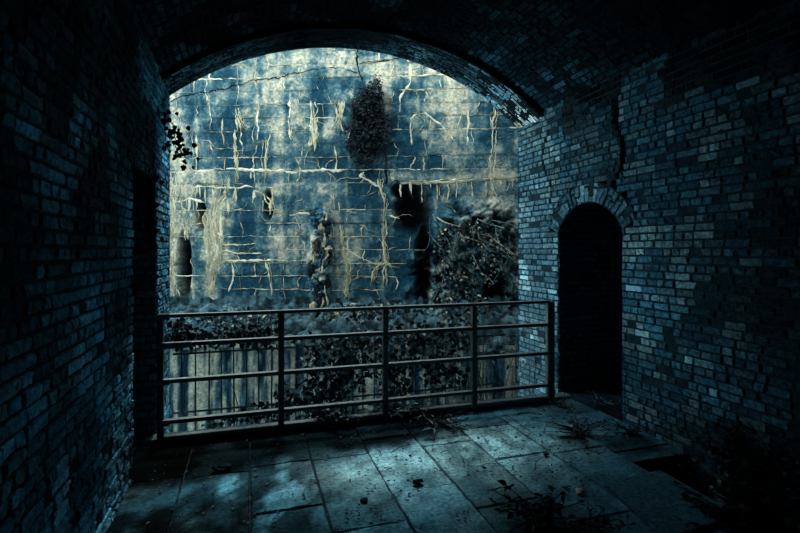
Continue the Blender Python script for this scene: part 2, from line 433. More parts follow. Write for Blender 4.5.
# approximate pixel coordinates of every wall point (for the laying-out of stains)
CO = .2365; rows_z = np.arange(-3, 8, CO)
wob = .03*(fbm(UU*.7, ZZ*.7+4, 2)-.5)
zr = (ZZ+wob)/CO; kk = np.floor(zr); fz = zr-kk
blk = .56; ub = UU/blk+np.where(kk % 2 == 0, .0, .5)+.3*vnoise(kk*3.7, kk*0+.5); kb = np.floor(ub); fu = ub-kb
bn = _tab[(kb.astype(int)*7+kk.astype(int)*31) % 256, (kb.astype(int)*13+kk.astype(int)*5) % 256]
jd = np.minimum(np.minimum(fz, 1-fz)*CO, np.minimum(fu, 1-fu)*blk)
H = (bn-.5)*.02+.02*(fbm(UU*5, ZZ*5, 4)-.5)-.007*(1-sst(.0, .014, jd))
# base tone
n1 = fbm(UU*1.1+4, ZZ*.9+8, 4); st = fbm(UU*5.5+9, ZZ*.45+3, 4); n3 = fbm(UU*9, ZZ*7, 4); st2 = fbm(UU*2.2+50, ZZ*.25+3, 3)
hz = fbm(UU*1.3+70, ZZ*6+3, 4)
T = .07+.26*sst(.45, .62, st)+.28*sst(.42, .62, n1)+.32*(bn-.5)+.95*(n3-.5)+.50*(hz-.5)+.6*(fbm(UU*30, ZZ*30, 2)-.5)*sst(.4, .6, hz)-.16*sst(.5, .62, st2)
def G(px, py, sx, sy, amp, hard=False):
    u, z = wuv(px, py); su = sx*8.6/F; sz = sy*8.6/F
    jit = .35*(fbm(UU*4+px, ZZ*4, 3)-.5)
    q = ((UU-u)/su+jit*.8)**2+((ZZ-z)/sz+jit*.8)**2
    return amp*(1-sst(.5, 1.2, np.sqrt(q))) if hard else amp*np.exp(-q)
for a in [(200, 85, 60, 18, .22), (300, 60, 120, 14, .34), (420, 80, 60, 22, .30), (176, 140, 10, 60, .55), (176, 240, 8, 60, .5), (214, 235, 11, 58, .95), (285, 240, 18, 60, .38),
          (450, 120, 12, 50, .6), (480, 110, 40, 20, .2), (340, 190, 16, 40, .3), (345, 260, 10, 50, .45), (430, 200, 25, 14, .5), (495, 170, 12, 40, .2), (400, 70, 50, 12, .25),
          (385, 270, 7, 25, .4), (260, 172, 90, 4, .3), (455, 178, 60, 5, .45), (250, 300, 90, 5, .1), (300, 125, 40, 15, .12),
          (232, 100, 7, 45, -.45), (318, 100, 8, 30, -.55), (345, 90, 10, 30, -.35), (252, 215, 22, 38, -.42), (240, 250, 20, 28, -.2), (265, 160, 20, 12, -.3), (505, 140, 16, 30, -.45), (480, 150, 12, 25, -.3),
          (400, 265, 18, 40, -.35), (365, 200, 16, 26, -.30), (300, 175, 40, 16, -.15), (325, 160, 30, 16, -.3), (400, 130, 18, 30, -.25), (210, 130, 12, 25, -.2), (260, 280, 40, 12, -.4), (350, 130, 18, 60, -.3), (440, 160, 10, 12, -.3), (470, 300, 60, 14, -.2)]:
    T = T+G(*a)
# soaked stains, and hollows with their shade painted into the colour
K = np.zeros_like(T)
for a in [(424, 262, 9, 60, 1), (413, 212, 20, 26, 1), (405, 192, 14, 9, .9), (495, 290, 13, 34, 1), (184, 268, 7, 36, 1), (201, 216, 5, 14, .9), (268, 205, 5, 15, .95), (372, 130, 22, 42, .5), (480, 235, 20, 14, .75), (508, 245, 12, 30, .7), (440, 255, 14, 16, .8)]:
    K = np.maximum(K, G(*a, hard=True))
# collapsed rubble area on the right
R = np.zeros_like(T)
for a in [(480, 235, 55, 34, 1), (440, 270, 30, 40, 1), (510, 270, 25, 50, 1), (320, 262, 11, 58, 1), (465, 295, 60, 22, 1)]:
    R = np.maximum(R, G(*a, hard=True))
rn = fbm(UU*6+3, ZZ*7+1, 5); rn2 = 1-np.abs(fbm(UU*5+30, ZZ*5+11, 4)-.5)*8
H = H*(1-R)+R*(.10+.42*(rn-.5)+.05*np.clip(rn2, -1, 1))-K*.30*(1-.0*R)
T = T*(1-R*.85)+R*.85*(.30+1.6*(rn-.5)+.28*np.clip(rn2, 0, 1))
K = np.maximum(K, R*.95*sst(.50, .40, rn))
T = np.clip(T, 0, 1)
dark = np.array((.010, .062, .100)); midc = np.array((.085, .195, .225)); hi = np.array((.66, .64, .47))
t = T[..., None]
col = np.where(t < .4, dark+(midc-dark)*(t/.4), midc+(hi-midc)*((t-.4)/.6))
col = col*(.8+.4*fbm(UU*22, ZZ*26, 3))[..., None]
jk = (1-sst(.0, .016, jd))*(1-R)
col = col*(1-.22*jk[..., None])*(1-.96*K[..., None])
PX_ = WP[0]+UU*WT[0]-H*WN[0]; PY_ = WP[1]+UU*WT[1]-H*WN[1]
nz = len(Z); nu_ = len(U)
mb = MB(); mb.v = np.stack([PX_, PY_, ZZ], -1).reshape(-1, 3).tolist(); mb.c = col.reshape(-1, 3).tolist()
ii = np.arange(nu_-1)[:, None]*nz+np.arange(nz-1)[None]; ii = ii.ravel()
mb.f = np.stack([ii, ii+nz, ii+nz+1, ii+1], 1).tolist()
fw = struct(mb.build('wall_far', M_stone, smooth=True), 'tall stained masonry wall across the ditch')
# mineral crust: raised veins along joints and cracks
mb = MB()
def vein(pts, w, hgt=.002, colr=CREAM, wobble=.010, taper=True):
    P = []
    for a, b in zip(pts[:-1], pts[1:]):
        L = math.hypot(b[0]-a[0], b[1]-a[1]); n = max(1, int(L/.022))
        for i in range(n): P.append((a[0]+(b[0]-a[0])*i/n, a[1]+(b[1]-a[1])*i/n))
    P.append(pts[-1]); n = len(P); vs = []; fs = []; sd = random.random()*99; cols = []
    for i, (u, z) in enumerate(P):
        a = P[max(i-1, 0)]; b = P[min(i+1, n-1)]
        dx, dz = b[0]-a[0], b[1]-a[1]; l = math.hypot(dx, dz) or 1; nx, nzv = -dz/l, dx/l
        o = wobble*(3.2*(float(vnoise(i*.13+sd, sd))-.5)+1.6*(float(vnoise(i*.55+sd, sd+7))-.5)*(1 if i % 1 == 0 else 1))
        u += nx*o; z += nzv*o
        ww = w*.75*(.25+1.5*float(vnoise(i*.35+sd, 3)))*(1 if not taper else min(1, .25+(min(i, n-1-i))/4))
        vs += [wall_pt(u-nx*ww/2, z-nzv*ww/2, -.004), wall_pt(u, z, .006+hgt), wall_pt(u+nx*ww/2, z+nzv*ww/2, -.004)]
        s = .75+.6*float(vnoise(i*.25+sd, 9)); cols += [tuple(np.minimum(colr*s, .95))]*3
        if i: q = 3*i; fs += [(q-3, q, q+1, q-2), (q-2, q+1, q+2, q-1)]
    mb.add(vs, fs, cols)
def pv(pix, wpx, **k):
    if wpx >= 4 and k.get('colr') is None:
        for q in range(int(wpx*1.1)):
            o = random.uniform(-.5, .5)*wpx*.8; w_ = random.uniform(.7, 2.4)
            i0 = 0 if q < 3 else random.randint(0, max(0, len(pix)-2))
            if abs(pix[0][1]-pix[-1][1]) > 12: P = [(p[0]+o+random.uniform(-1.2, 1.2), p[1]+random.uniform(-3, 3)) for p in pix[i0:]]
            else: P = [(p[0], p[1]+o*.6+random.uniform(-1, 1)) for p in pix[i0:]]
            vein([wuv(*p) for p in P], w_*8.6/F, hgt=random.uniform(.004, .014), wobble=.016, colr=CREAM*random.uniform(.6, 1.1))
        return
    vein([wuv(*p) for p in pix], wpx*8.6/F, **k)
rr = random.Random(4)
def bad(u, z):
    for px, py, sx, sy in ((372, 125, 22, 45), (413, 212, 24, 30), (424, 290, 14, 30), (184, 268, 9, 38), (480, 245, 50, 45), (424, 262, 12, 60), (440, 275, 30, 40)):
        a, b = wuv(px, py)
        if ((u-a)/(sx*8.6/F))**2+((z-b)/(sy*8.6/F))**2 < 1: return True
    return False
for k in range(3, 25):
    zc = k*CO; u = -4.2
    while u < 3:
        L = rr.uniform(.25, 1.5)
        pr = .7 if k % 2 else .9
        if rr.random() < pr and not bad(u+L/2, zc):
            w_ = rr.choice((.010, .013, .018, .026))
            vein([(u, zc+rr.uniform(-.01, .01)), (u+L, zc+rr.uniform(-.01, .01))], w_, wobble=.008, colr=CREAM*rr.uniform(.6, 1))
        u += L
    kk_ = int(k)
    for j in range(-9, 7):
        off = (0 if kk_ % 2 == 0 else .5)+.3*float(vnoise(kk_*3.7, .5))
        uj = (j-off)*blk
        if -4.3 < uj < 3 and rr.random() < .8 and not bad(uj, zc+.1):
            ln = rr.choice((1, 1, 1, 2))
            vein([(uj+rr.uniform(-.03, .03), zc+CO*ln), (uj+rr.uniform(-.05, .05), zc+CO*ln*.5), (uj+rr.uniform(-.04, .04), zc+rr.uniform(-.04, .02))], rr.choice((.014, .018, .03)), wobble=.02, colr=CREAM*rr.uniform(.65, 1.05))
for i in range(120):      # crazing
    u = rr.uniform(-4, 2.6); z = rr.uniform(1.0, 5.2)
    if bad(u, z): continue
    a = rr.uniform(0, 6.28); p = [(u, z)]
    for q in range(rr.randint(3, 7)):
        a += rr.uniform(-.8, .8); u += .1*math.cos(a); z += .08*math.sin(a); p.append((u, z))
    vein(p, rr.choice((.008, .011, .015)), wobble=.012, colr=CREAM*rr.uniform(.5, .95))
for pix, wp in [([(224, 176), (226, 186), (221, 197), (214, 208), (213, 222), (217, 240), (219, 258), (213, 272), (210, 294)], 8),
                ([(206, 212), (207, 235), (210, 255), (208, 285)], 5), ([(221, 205), (221, 250)], 3),
                ([(170, 172), (173, 200), (171, 240), (174, 296)], 6), ([(178, 186), (183, 215), (186, 238)], 4), ([(190, 185), (188, 226)], 3),
                ([(170, 172), (230, 169), (290, 172), (345, 170)], 3.4), ([(398, 182), (440, 183), (480, 179), (518, 177)], 4.5),
                ([(170, 187), (250, 187), (340, 184)], 2.2), ([(313, 102), (314, 125), (313, 150)], 6), ([(317, 118), (315, 140)], 3), ([(340, 100), (339, 118), (336, 132)], 6),
                ([(265, 140), (264, 160), (264, 176)], 6), ([(234, 130), (235, 155), (237, 182)], 4), ([(197, 135), (196, 172)], 3),
                ([(495, 112), (493, 135), (491, 160), (493, 215)], 4.5), ([(378, 180), (384, 200), (383, 240), (386, 262), (385, 287)], 4.5), ([(384, 262), (374, 270), (372, 284)], 4), ([(386, 262), (392, 268)], 4),
                ([(340, 225), (344, 250), (348, 275), (345, 305)], 4.5), ([(332, 186), (331, 212)], 4), ([(411, 145), (410, 118), (426, 112), (438, 122), (455, 140)], 2.4),
                ([(468, 108), (468, 150)], 2.4), ([(410, 64), (411, 82), (400, 98), (400, 112)], 2.2), ([(411, 92), (440, 88)], 1.8), ([(290, 100), (289, 130), (290, 142)], 3.4),
                ([(258, 92), (257, 140)], 3), ([(237, 108), (239, 128)], 4.4), ([(210, 105), (211, 130)], 2.6), ([(231, 262), (234, 275), (229, 292)], 3), ([(265, 258), (270, 276), (272, 296)], 2),
                ([(255, 190), (263, 195), (270, 205), (270, 214)], 3.4), ([(236, 190), (233, 200)], 4), ([(253, 190), (252, 206)], 3.5),
                ([(335, 146), (336, 172)], 3), ([(170, 204), (190, 198), (205, 203)], 3), ([(290, 216), (300, 212), (312, 215)], 2.4), ([(340, 212), (365, 214), (400, 218)], 1.8),
                ([(345, 248), (360, 258), (375, 264)], 1.8), ([(380, 186), (360, 176), (364, 172)], 3.5), ([(225, 261), (330, 260)], 2.4), ([(220, 245), (262, 244)], 1.8), ([(222, 252), (262, 253)], 1.5)]:
    pv(pix, wp, hgt=.004, wobble=.014)
    if wp >= 3.4 and abs(pix[0][1]-pix[-1][1]) > 15: pv([(p[0]+1.5+random.random()*2, p[1]) for p in pix], wp*.3, hgt=.01, wobble=.03)
for i in range(46):      # drips under the heavy seams
    px = random.choice([random.uniform(170, 345), random.uniform(400, 515), random.uniform(170, 200)]); py = random.choice((172, 187, 200)) if px < 350 else 181
    pv([(px, py), (px+random.uniform(-1, 1), py+random.uniform(5, 22))], random.uniform(1, 2.6), hgt=.012)
mb.build('mineral_crust', M_crust, fw, smooth=True)
# dark cracks
mb = MB()
for pix, wp in [([(358, 48), (357, 60), (358, 72), (362, 82)], 2.2), ([(386, 165), (388, 185), (395, 180), (408, 190), (414, 200)], 3), ([(170, 100), (280, 76), (340, 66), (360, 74)], 1.1), ([(360, 64), (410, 56)], .9)]:
    pv(pix, wp, hgt=.012, colr=BLK, wobble=.02)
mb.build('crack', M_mortar, fw)
# wall pillar of crusty roots
def gnarl(pix, wpx, name, label, n=60):
    mb = MB(); pts = [wuv(*p) for p in pix]
    for i in range(n):
        t_ = random.random()*(len(pts)-1); k = int(t_); f = t_-k
        u = pts[k][0]*(1-f)+pts[k+1][0]*f+random.uniform(-.5, .5)*wpx*8.6/F; z = pts[k][1]*(1-f)+pts[k+1][1]*f
        c = random.choice([TEAL*.9, TEAL*.3, CREAM*.5, PALE, BLK*2, TEAL*.15])
        mb.blob(wall_pt(u, z, random.uniform(.04, .14)), random.uniform(.03, .085), tuple(c), (1, 1, random.uniform(.6, 1.8)), 6, .6)
    for i in range(9):
        o = random.uniform(-.5, .5)*wpx*8.6/F
        P = [wall_pt(p[0]+o+random.uniform(-.06, .06), p[1], random.uniform(.08, .17)) for p in pix_dense(pts)]
        mb.tube(P, [random.uniform(.008, .024) for _ in P], 5, tuple(random.choice([PALE*.9, TEAL*.4, CREAM*.6, BLK*3])))
    return tag(mb.build(name, M_root, smooth=False), label, 'roots')
def pix_dense(pts):
    o = []
    for a, b in zip(pts[:-1], pts[1:]):
        for i in range(4): o.append((a[0]+(b[0]-a[0])*i/4, a[1]+(b[1]-a[1])*i/4))
    o.append(pts[-1]); return o
gnarl([(320, 214), (322, 240), (319, 270), (322, 312)], 15, 'root_mass', 'crusty column of roots hanging down the middle of the stained far wall')
def rootweb(n, box, name, label):
    mb = MB()
    for i in range(n):
        px = random.uniform(box[0], box[2]); py = random.uniform(box[1], box[1]+(box[3]-box[1])*.6); a = random.uniform(.2, 1.3)*random.choice((1, 1, -1)); P = []
        for q in range(random.randint(4, 9)):
            if not (box[0]-3 < px < box[2]+6 and py < box[3]+8): break
            u, z = wuv(px, py); P.append(wall_pt(u, z, random.uniform(.16, .34))); a += random.uniform(-.5, .5)
            px += 7*math.cos(a); py += abs(6*math.sin(a))+1
        if len(P) < 3: continue
        r0 = random.choice((.004, .006, .008, .014)); c = random.choice([PALE*.9, PALE*.5, TEAL*.6, CREAM*.55, BLK*3, BLK*3])
        mb.tube(P, [r0*(1-.6*i/len(P)) for i in range(len(P))], 5, tuple(c))
    return tag(mb.build(name, M_root), label, 'roots')
rootweb(45, (425, 215, 512, 300), 'root_mass', 'tangle of roots and creepers over the collapsed masonry beside the right jamb')

# rubble bank at the foot of the far wall, lower retaining face
UB = np.arange(-5.2, 3.6, .03); DB = np.concatenate([np.linspace(0, 1.15, 34), np.full(1, 1.17)])
mb = MB(); vs = []; cs = []
ztop = .72
for u in UB:
    for j, d in enumerate(DB):
        n = float(fbm(u*4, d*4+3, 4)); nn = float(fbm(u*11+4, d*11, 3))
        z = ztop-.50*d+.22*(n-.5)+.10*(nn-.5)
        if j == 0: z += .1
        vs.append(wall_pt(u, z, d)); s = float(sst(.35, .65, nn))
        cs.append(tuple(np.array((.045, .10, .12))*(.2+.9*s)+PALE*.22*float(sst(.55, .7, n))))
m = len(DB); fs = [(i*m+j, (i+1)*m+j, (i+1)*m+j+1, i*m+j+1) for i in range(len(UB)-1) for j in range(m-1)]
mb.add(vs, fs, cs)
bk = struct(mb.build('ground_bank', M_rubble, smooth=False), 'mossy rubble bank at the foot of the far wall', 'ground')
mb = MB(); vs = []; cs = []
ZB = np.arange(-2.6, .22, .04)
for u in UB:
    for z in ZB:
        h = .03*(float(fbm(u*6, z*5, 3))-.5); s = float(fbm(u*13+2, z*.8+5, 4)); s2 = float(fbm(u*16, z*9, 4))
        tt = float(np.clip(.15+1.1*sst(.42, .68, s)+1.3*(s2-.5), 0, 1))
        if s < .36: tt = 0
        c = (dark*.6+(midc-dark*.6)*(tt/.4)) if tt < .4 else midc+(hi*.9-midc)*((tt-.4)/.6)
        c = c*(.55+.75*float(fbm(u*5+9, z*3, 3)))*np.array((.8, .95, 1.05)); vs.append(wall_pt(u, z, 1.13+h)); cs.append(tuple(c))
m = len(ZB); fs = [(i*m+j, (i+1)*m+j, (i+1)*m+j+1, i*m+j+1) for i in range(len(UB)-1) for j in range(m-1)]
mb.add(vs, fs, cs); mb.build('retaining_face', M_stone, bk)
mb = MB(); mb.add([(-12, 4.6, -2.6), (9, 4.6, -2.6), (9, 13, -2.6), (-12, 13, -2.6)], [(0, 1, 2, 3)], (.22, .27, .27))
struct(mb.build('ground', M_dirt), 'earth bottom of the ditch', 'ground')

# ---------------------------------------------------------------- railing
YR = 4.5
rl = thing('metal_railing', 'old four-bar iron railing across the arched opening', 'railing', (1.2, YR, 0))
ic = (.055, .085, .10); ic2 = (.20, .26, .28)
zs = [1.09, .845, .535, .19]; X0, X1 = -.70, 3.105
RAILS = []
for i, z in enumerate(zs):
    mb = MB(); h = .020 if i else .017
    mb.cbox(X0, X1, YR-.028, YR+.02, z-h, z+h*.6, .004, ic)
    mb.box(X0, X1, YR-.030, YR+.022, z+h*.6+.0004, z+h*.6+.003, ic2)  # pale top strip paints the lit upper face into the rail colour
    RAILS.append(mb.build('rail', M_iron, rl))
mb = MB(); mb.cbox(X0, X1, YR-.035, YR+.03, .035, .072, .005, ic2); mb.build('bottom_rail', M_iron, rl)
for x in (.27, 1.253, 2.2):
    mb = MB(); mb.cbox(x-.026, x+.026, YR-.035, YR+.02, .0, 1.105, .005, ic)
    po = mb.build('post', M_iron, rl)
    mb = MB(); mb.cbox(x-.05, x+.05, YR-.06, YR+.05, .0, .014, .003, ic); mb.build('base_plate', M_iron, po)
mb = MB(); mb.cbox(X0-.05, X0+.0, YR-.035, YR+.03, 0, 1.105, .005, ic); mb.build('end_post', M_iron, rl)
mb = MB(); mb.cbox(X1-.035, X1, YR-.03, YR+.02, .0, 1.105, .004, ic2); mb.cbox(X1+.001, X1+.05, YR-.035, YR+.03, 0, 1.09, .004, ic); mb.build('end_post', M_iron, rl)
for rail_, z in zip(RAILS, zs):
    mb = MB(); mb.cbox(X0-.04, X0+.22 if z == zs[1] else X0+.05, YR-.045, YR-.030, z-.03, z+.022, .004, ic2); mb.build('sleeve', M_iron, rail_)

# picket fence outside, standing on the lower ledge
YP = 5.0
pf = thing('picket_fence', 'thin vertical iron picket fence behind the railing, overgrown with ivy', 'fence', (.8, YP, -.6))
x = -.62; n = 0
while x < 2.75:
    mb = MB(); t_ = random.uniform(-.012, .012); top = .70+random.uniform(-.02, .03)
    mb.tube([(x, YP, -.6), (x+t_*.4, YP, 0), (x+t_, YP, top)], [.009, .009, .007], 6, (.05, .08, .095)); mb.build('picket', M_iron, pf)
    x += .118; n += 1
for z in (.10, .66):
    mb = MB(); mb.cbox(-.7, 2.85, YP-.014, YP-.007, z-.010, z+.010, .002, ic); mb.build('crossbar', M_iron, pf)

# ---------------------------------------------------------------- plants
LC = [TEAL*.12, TEAL*.3, TEAL*.7, TEAL*1.0, PALE*.6, PALE*1.0, CREAM*.55, BLK, TEAL*.2]
def rdir(r=random, up=.2):
    v = Vector((r.gauss(0, 1), r.gauss(0, 1), r.gauss(0, 1)+up)); return v.normalized()
def ivy(name, label, cat, blobs, n, size, stems, pal=None, group=None, droop=-.5, sr=.006, base=None):
    pal = pal or LC
    b = base or Vector(stems[0][0]); o = thing(name, label, cat, tuple(b), group or ('shrubs on the rubble bank' if cat == 'shrub' else 'ivy growing over the picket fence'))
    ms = MB()
    for s in stems: ms.tube(s, [sr*(1-.6*i/len(s)) for i in range(len(s))], 5, tuple(random.choice([TEAL*.25, PALE*.5, TEAL*.5])))
    ms.build('stem', M_stem, o)
    ml = MB(); tot = sum(q[1].x*q[1].z for q in blobs)
    for c, r in blobs:
        for i in range(int(n*r.x*r.z/tot)+1):
            d = rdir(); k = random.random()**.5
            p = Vector((c.x+d.x*r.x*k, c.y+d.y*r.y*k, c.z+d.z*r.z*k))
            dd = Vector((random.gauss(0, .7), random.gauss(-.2, .6), droop+random.gauss(0, .5)))
            nn = Vector((random.gauss(0, .6), -.7+random.gauss(0, .6), .8+random.gauss(0, .4)))
            L = size*random.uniform(.6, 1.3); ml.leaf(p, dd, nn, L, L*random.uniform(.6, .95), tuple(random.choice(pal)*random.uniform(.6, 1.3)))
    ml.build('foliage', M_leaf, o); return o
def B(px, py, Y, rx, rz, ry=.12): # blob at a picture point on the plane y = Y, radii in pixels
    p = atY(px, py, Y); s = Y/(ray(px, py).y)/F
    return (p, Vector((rx*s, ry, rz*s)))
def stemline(pts):
    P = [Vector(p) for p in pts]; o = [P[0]]
    for a, b in zip(P[:-1], P[1:]):
        for i in range(1, 5): o.append(a+(b-a)*i/4+Vector((random.gauss(0, .012), random.gauss(0, .012), random.gauss(0, .012))))
    return o
def fs_(px, py, Y=5.02, zb=-.6):
    p = atY(px, py, Y); q = Vector((p.x+random.uniform(-.15, .15), Y, zb)); return stemline([q, (q+p)/2+Vector((random.uniform(-.1, .1), 0, 0)), p])
DK = [TEAL*.08, TEAL*.16, TEAL*.3, BLK, TEAL*.1, TEAL*.5, PALE*.35]
ivy('ivy', 'thick dark ivy clump swallowing the picket fence behind the second railing bay', 'ivy', [B(345, 365, 4.9, 52, 30), B(320, 400, 4.85, 34, 24), B(350, 338, 4.95, 62, 10), B(395, 375, 4.9, 20, 30)], 1500, .055,
    [fs_(px, py) for px, py in ((300, 340), (320, 345), (345, 340), (365, 350), (335, 380), (390, 360))], [TEAL*.1, TEAL*.3, TEAL*.7, TEAL*1.0, BLK, BLK, PALE*.7, TEAL*.15, PALE*1.0])
ivy('ivy', 'row of dark ivy leaves along the left top of the picket fence', 'ivy', [B(188, 338, 4.98, 26, 11), B(230, 335, 4.98, 26, 11), B(262, 336, 4.98, 24, 14), B(178, 325, 5, 12, 7)], 620, .055,
    [fs_(px, py) for px, py in ((185, 340), (220, 340), (250, 335), (268, 332))], [TEAL*.12, TEAL*.3, BLK, TEAL*.6, TEAL*.2, PALE*.5])
ivy('ivy', 'pale leaved creeper hanging over the picket fence behind the third railing bay', 'creeper', [B(420, 345, 4.95, 30, 24), B(452, 335, 5.0, 24, 20), B(408, 330, 5.0, 26, 10), B(440, 372, 4.9, 30, 20)], 850, .060,
    [fs_(px, py) for px, py in ((400, 335), (420, 330), (440, 325), (455, 320), (465, 340))], [PALE*.9, TEAL*.8, TEAL*.2, BLK, PALE*1.3, TEAL*.1, CREAM*.5])
ivy('ivy', 'small ivy at the lower left of the picket fence, leaves between the pickets', 'ivy', [B(255, 415, 4.85, 30, 14), B(285, 400, 4.85, 14, 20), B(215, 425, 4.85, 16, 8)], 300, .05,
    [fs_(px, py, 4.85) for px, py in ((250, 410), (275, 400), (225, 420))], DK+[TEAL*.8])
# thin dry stalks to the right
mb = MB()
for i in range(42):
    px = random.uniform(462, 535); p = atY(px, random.uniform(318, 390), 4.95); q = Vector((p.x+random.uniform(-.2, .2), 4.95, -.6)); tip = p+Vector((random.uniform(-.2, .25), random.uniform(-.1, .1), random.uniform(-.08, .12)))
    mb.tube([q, q+(p-q)*.5+Vector((random.uniform(-.08, .08), 0, 0)), p, tip], [.004, .004, .003, .0015], 4, tuple(random.choice([PALE*.8, TEAL*.5, BLK*2, CREAM*.4])))
    if random.random() < .5: mb.leaf(tip, rdir(up=-.5), Vector((0, -.6, .8)), .07, .03, tuple(random.choice(LC)))
tag(mb.build('dry_stalks', M_stem), 'thin dry stalks standing behind the right railing bay', 'plant')
# bank vegetation: shrubs in front of the ledge
for lab, px, py, rx, rz, n, in (('low dark shrub on the rubble bank seen over the left railing bay', 232, 318, 55, 9, 330), ('low shrub on the rubble bank behind the middle of the railing', 370, 312, 60, 10, 400), ('leafy shrub on the rubble bank near the right jamb', 465, 308, 45, 14, 380)):
    b_ = B(px, py, 7.4 if px < 300 else 6.9, rx, rz, .15); r0 = b_[0]
    ivy('bank_shrub', lab, 'shrub', [b_], n, .07, [stemline([r0+Vector((0, 0, -.4)), r0+Vector((k*.35, 0, .05))]) for k in (-1, 0, 1)], LC)
mlb = []
for px, py, rx, rz in ((470, 232, 40, 12), (490, 262, 26, 26), (455, 285, 30, 18), (445, 250, 14, 18)):
    u_, z_ = wuv(px, py); mlb.append((wall_pt(u_, z_, .25), Vector((rx*8.2/F, .14, rz*8.2/F))))
ivy('creeper', 'small leaved creeper spread over the collapsed masonry right of the dark hollow', 'creeper', mlb, 1000, .05,
    [stemline([wall_pt(*wuv(470, 305), .25), wall_pt(*wuv(470+k*14, 275), .3), wall_pt(*wuv(470+k*22, 235), .25)]) for k in (-1, 0, 1)], [TEAL*.1, TEAL*.3, BLK, BLK, PALE*.7, TEAL*.7, CREAM*.45], 'creepers on the far wall')
# hanging fern on the far wall
u_, z_ = wuv(371, 125); cpt = wall_pt(u_, z_, .18); s_ = 8.6/F
ft = thing('hanging_fern', 'dark bushy fern clump growing out of a crack high on the far wall', 'fern', tuple(wall_pt(*wuv(372, 100), .02)))
ml = MB()
for i in range(3600):
    d = rdir(); k = random.random()**.62*(.62+.75*float(vnoise(math.atan2(d.z, d.x)*1.6+9, 4))); tz = d.z*k
    wd = (27 if tz > -.2 else 27*(1-.5*(-tz-.2)/.8))*(1-.35*max(0, tz))
    p = wall_pt(u_+d.x*k*wd*s_+.05*tz, z_+tz*47*s_, .16+.16*d.y*k)
    dd = Vector((random.gauss(0, .8), random.gauss(-.4, .5), -.5+random.gauss(0, .5)))
    L = random.uniform(.04, .085); ed = k > .85
    ml.leaf(p, dd, Vector((random.gauss(0, .5), -.6, .8)), L, L*.55, tuple(random.choice([BLK, BLK, TEAL*.06, TEAL*.16, BLK, TEAL*.3 if ed else BLK]) * random.uniform(.6, 1.3)))
ml.build('foliage', M_leaf, ft)
ms = MB()
for i in range(14):
    a = random.uniform(-1, 1); P = [wall_pt(*wuv(372, 96), .02), wall_pt(*wuv(372+a*12, 110+random.uniform(-15, 10)), .15), wall_pt(*wuv(372+a*22, 125+random.uniform(-25, 35)), .2)]
    ms.tube(P, [.012, .008, .004], 5, tuple(TEAL*.12))
ms.tube([wall_pt(*wuv(385, 140), .1), wall_pt(*wuv(386, 155), .05), wall_pt(*wuv(387, 172), .03)], [.02, .018, .01], 5, tuple(BLK*2))
ms.build('stem', M_stem, ft)
# ivy sprig on the left jamb
def sprig(name, label, pts, n, size, pal, spread):
    o = thing(name, label, 'ivy', tuple(pts[0])); ms = MB(); P = stemline(pts); ms.tube(P, .005, 5, tuple(TEAL*.1)); ms.build('stem', M_stem, o)
    ml = MB()
    for i in range(n):
        k = random.choice(P); p = k+Vector((random.gauss(0, spread), random.gauss(0, spread*.5), random.gauss(0, spread)))
        L = size*random.uniform(.7, 1.2); ml.leaf(p, Vector((random.gauss(0, .5), random.gauss(0, .3), -1)), Vector((random.gauss(0, .3), -1, .2)), L, L*.95, tuple(random.choice(pal)))
    ml.build('foliage', M_leaf, o); return o
sprig('ivy_sprig', 'dark ivy sprig hanging from the left jamb into the opening', [atY(163, 112, 5.0), atY(172, 126, 5.0), atY(178, 146, 5.0), atY(188, 158, 5.0)], 64, .05, [BLK, BLK, TEAL*.06], .05)
sprig('ivy_sprig', 'ragged creeper hanging down the edge of the left recess', [atY(152, 175, 4.66), atY(150, 200, 4.66), atY(151, 240, 4.66), atY(151, 285, 4.66)], 60, .05, [TEAL*.25, TEAL*.6, BLK, TEAL*.1, PALE*.4], .035)

# weeds on the floor
def weed(label, c, n, R_, h, pal, size=.06, name='weed', st=10, wid=.5):
    o = thing(name, label, 'bush' if name == 'bush' else 'weed', tuple(c), 'dark bushes in the right corner' if name == 'bush' else 'weeds growing on the floor'); ms = MB(); ml = MB()
    for i in range(st):
        a = random.uniform(0, 6.28); r = R_*random.random()**.6; hh = h*random.uniform(.35, 1)
        tip = c+Vector((math.cos(a)*r, math.sin(a)*r, hh)); mid = c+Vector((math.cos(a)*r*.35, math.sin(a)*r*.35, hh*.65))
        P = [c+Vector((math.cos(a)*.01, math.sin(a)*.01, 0)), mid, tip]; ms.tube(P, [.005, .004, .002], 4, tuple(random.choice(pal)))
        for k in range(n):
            t_ = random.uniform(.2, 1); q = P[0].lerp(mid, t_*2) if t_ < .5 else mid.lerp(tip, t_*2-1)
            d = Vector((random.gauss(0, 1), random.gauss(0, 1), random.uniform(-.3, .5))); L = size*random.uniform(.6, 1.25)
            ml.leaf(q, d, Vector((random.gauss(0, .3), random.gauss(0, .3), 1)), L, L*wid, tuple(random.choice(pal)*random.uniform(.7, 1.3)))
    ms.build('stem', M_stem, o); ml.build('foliage', M_leaf, o); return o
DP = [TEAL*.07, BLK, TEAL*.12, TEAL*.2, BLK]
weed('dark leafy weed at the bottom of the picture right of centre', ground(540, 528), 9, .30, .20, DP, .055, st=24, wid=.65)
weed('low dark weed on the floor below the pale stone chip', ground(592, 530), 7, .22, .10, DP, .05, st=14)
weed('spiky tuft growing in front of the arched doorway', ground(580, 436), 5, .34, .17, [TEAL*.1, BLK, TEAL*.6, PALE*.6], .08, st=34, wid=.16)
weed('pale grass wisps on the threshold of the arched doorway', ground(598, 404), 3, .28, .10, [PALE*.9, TEAL*.6, BLK], .06, st=20, wid=.2)
weed('small pale weed at the far right foot of the railing', ground(560, 407), 3, .22, .10, [PALE*.9, TEAL*.5, BLK], .06, st=14, wid=.2)
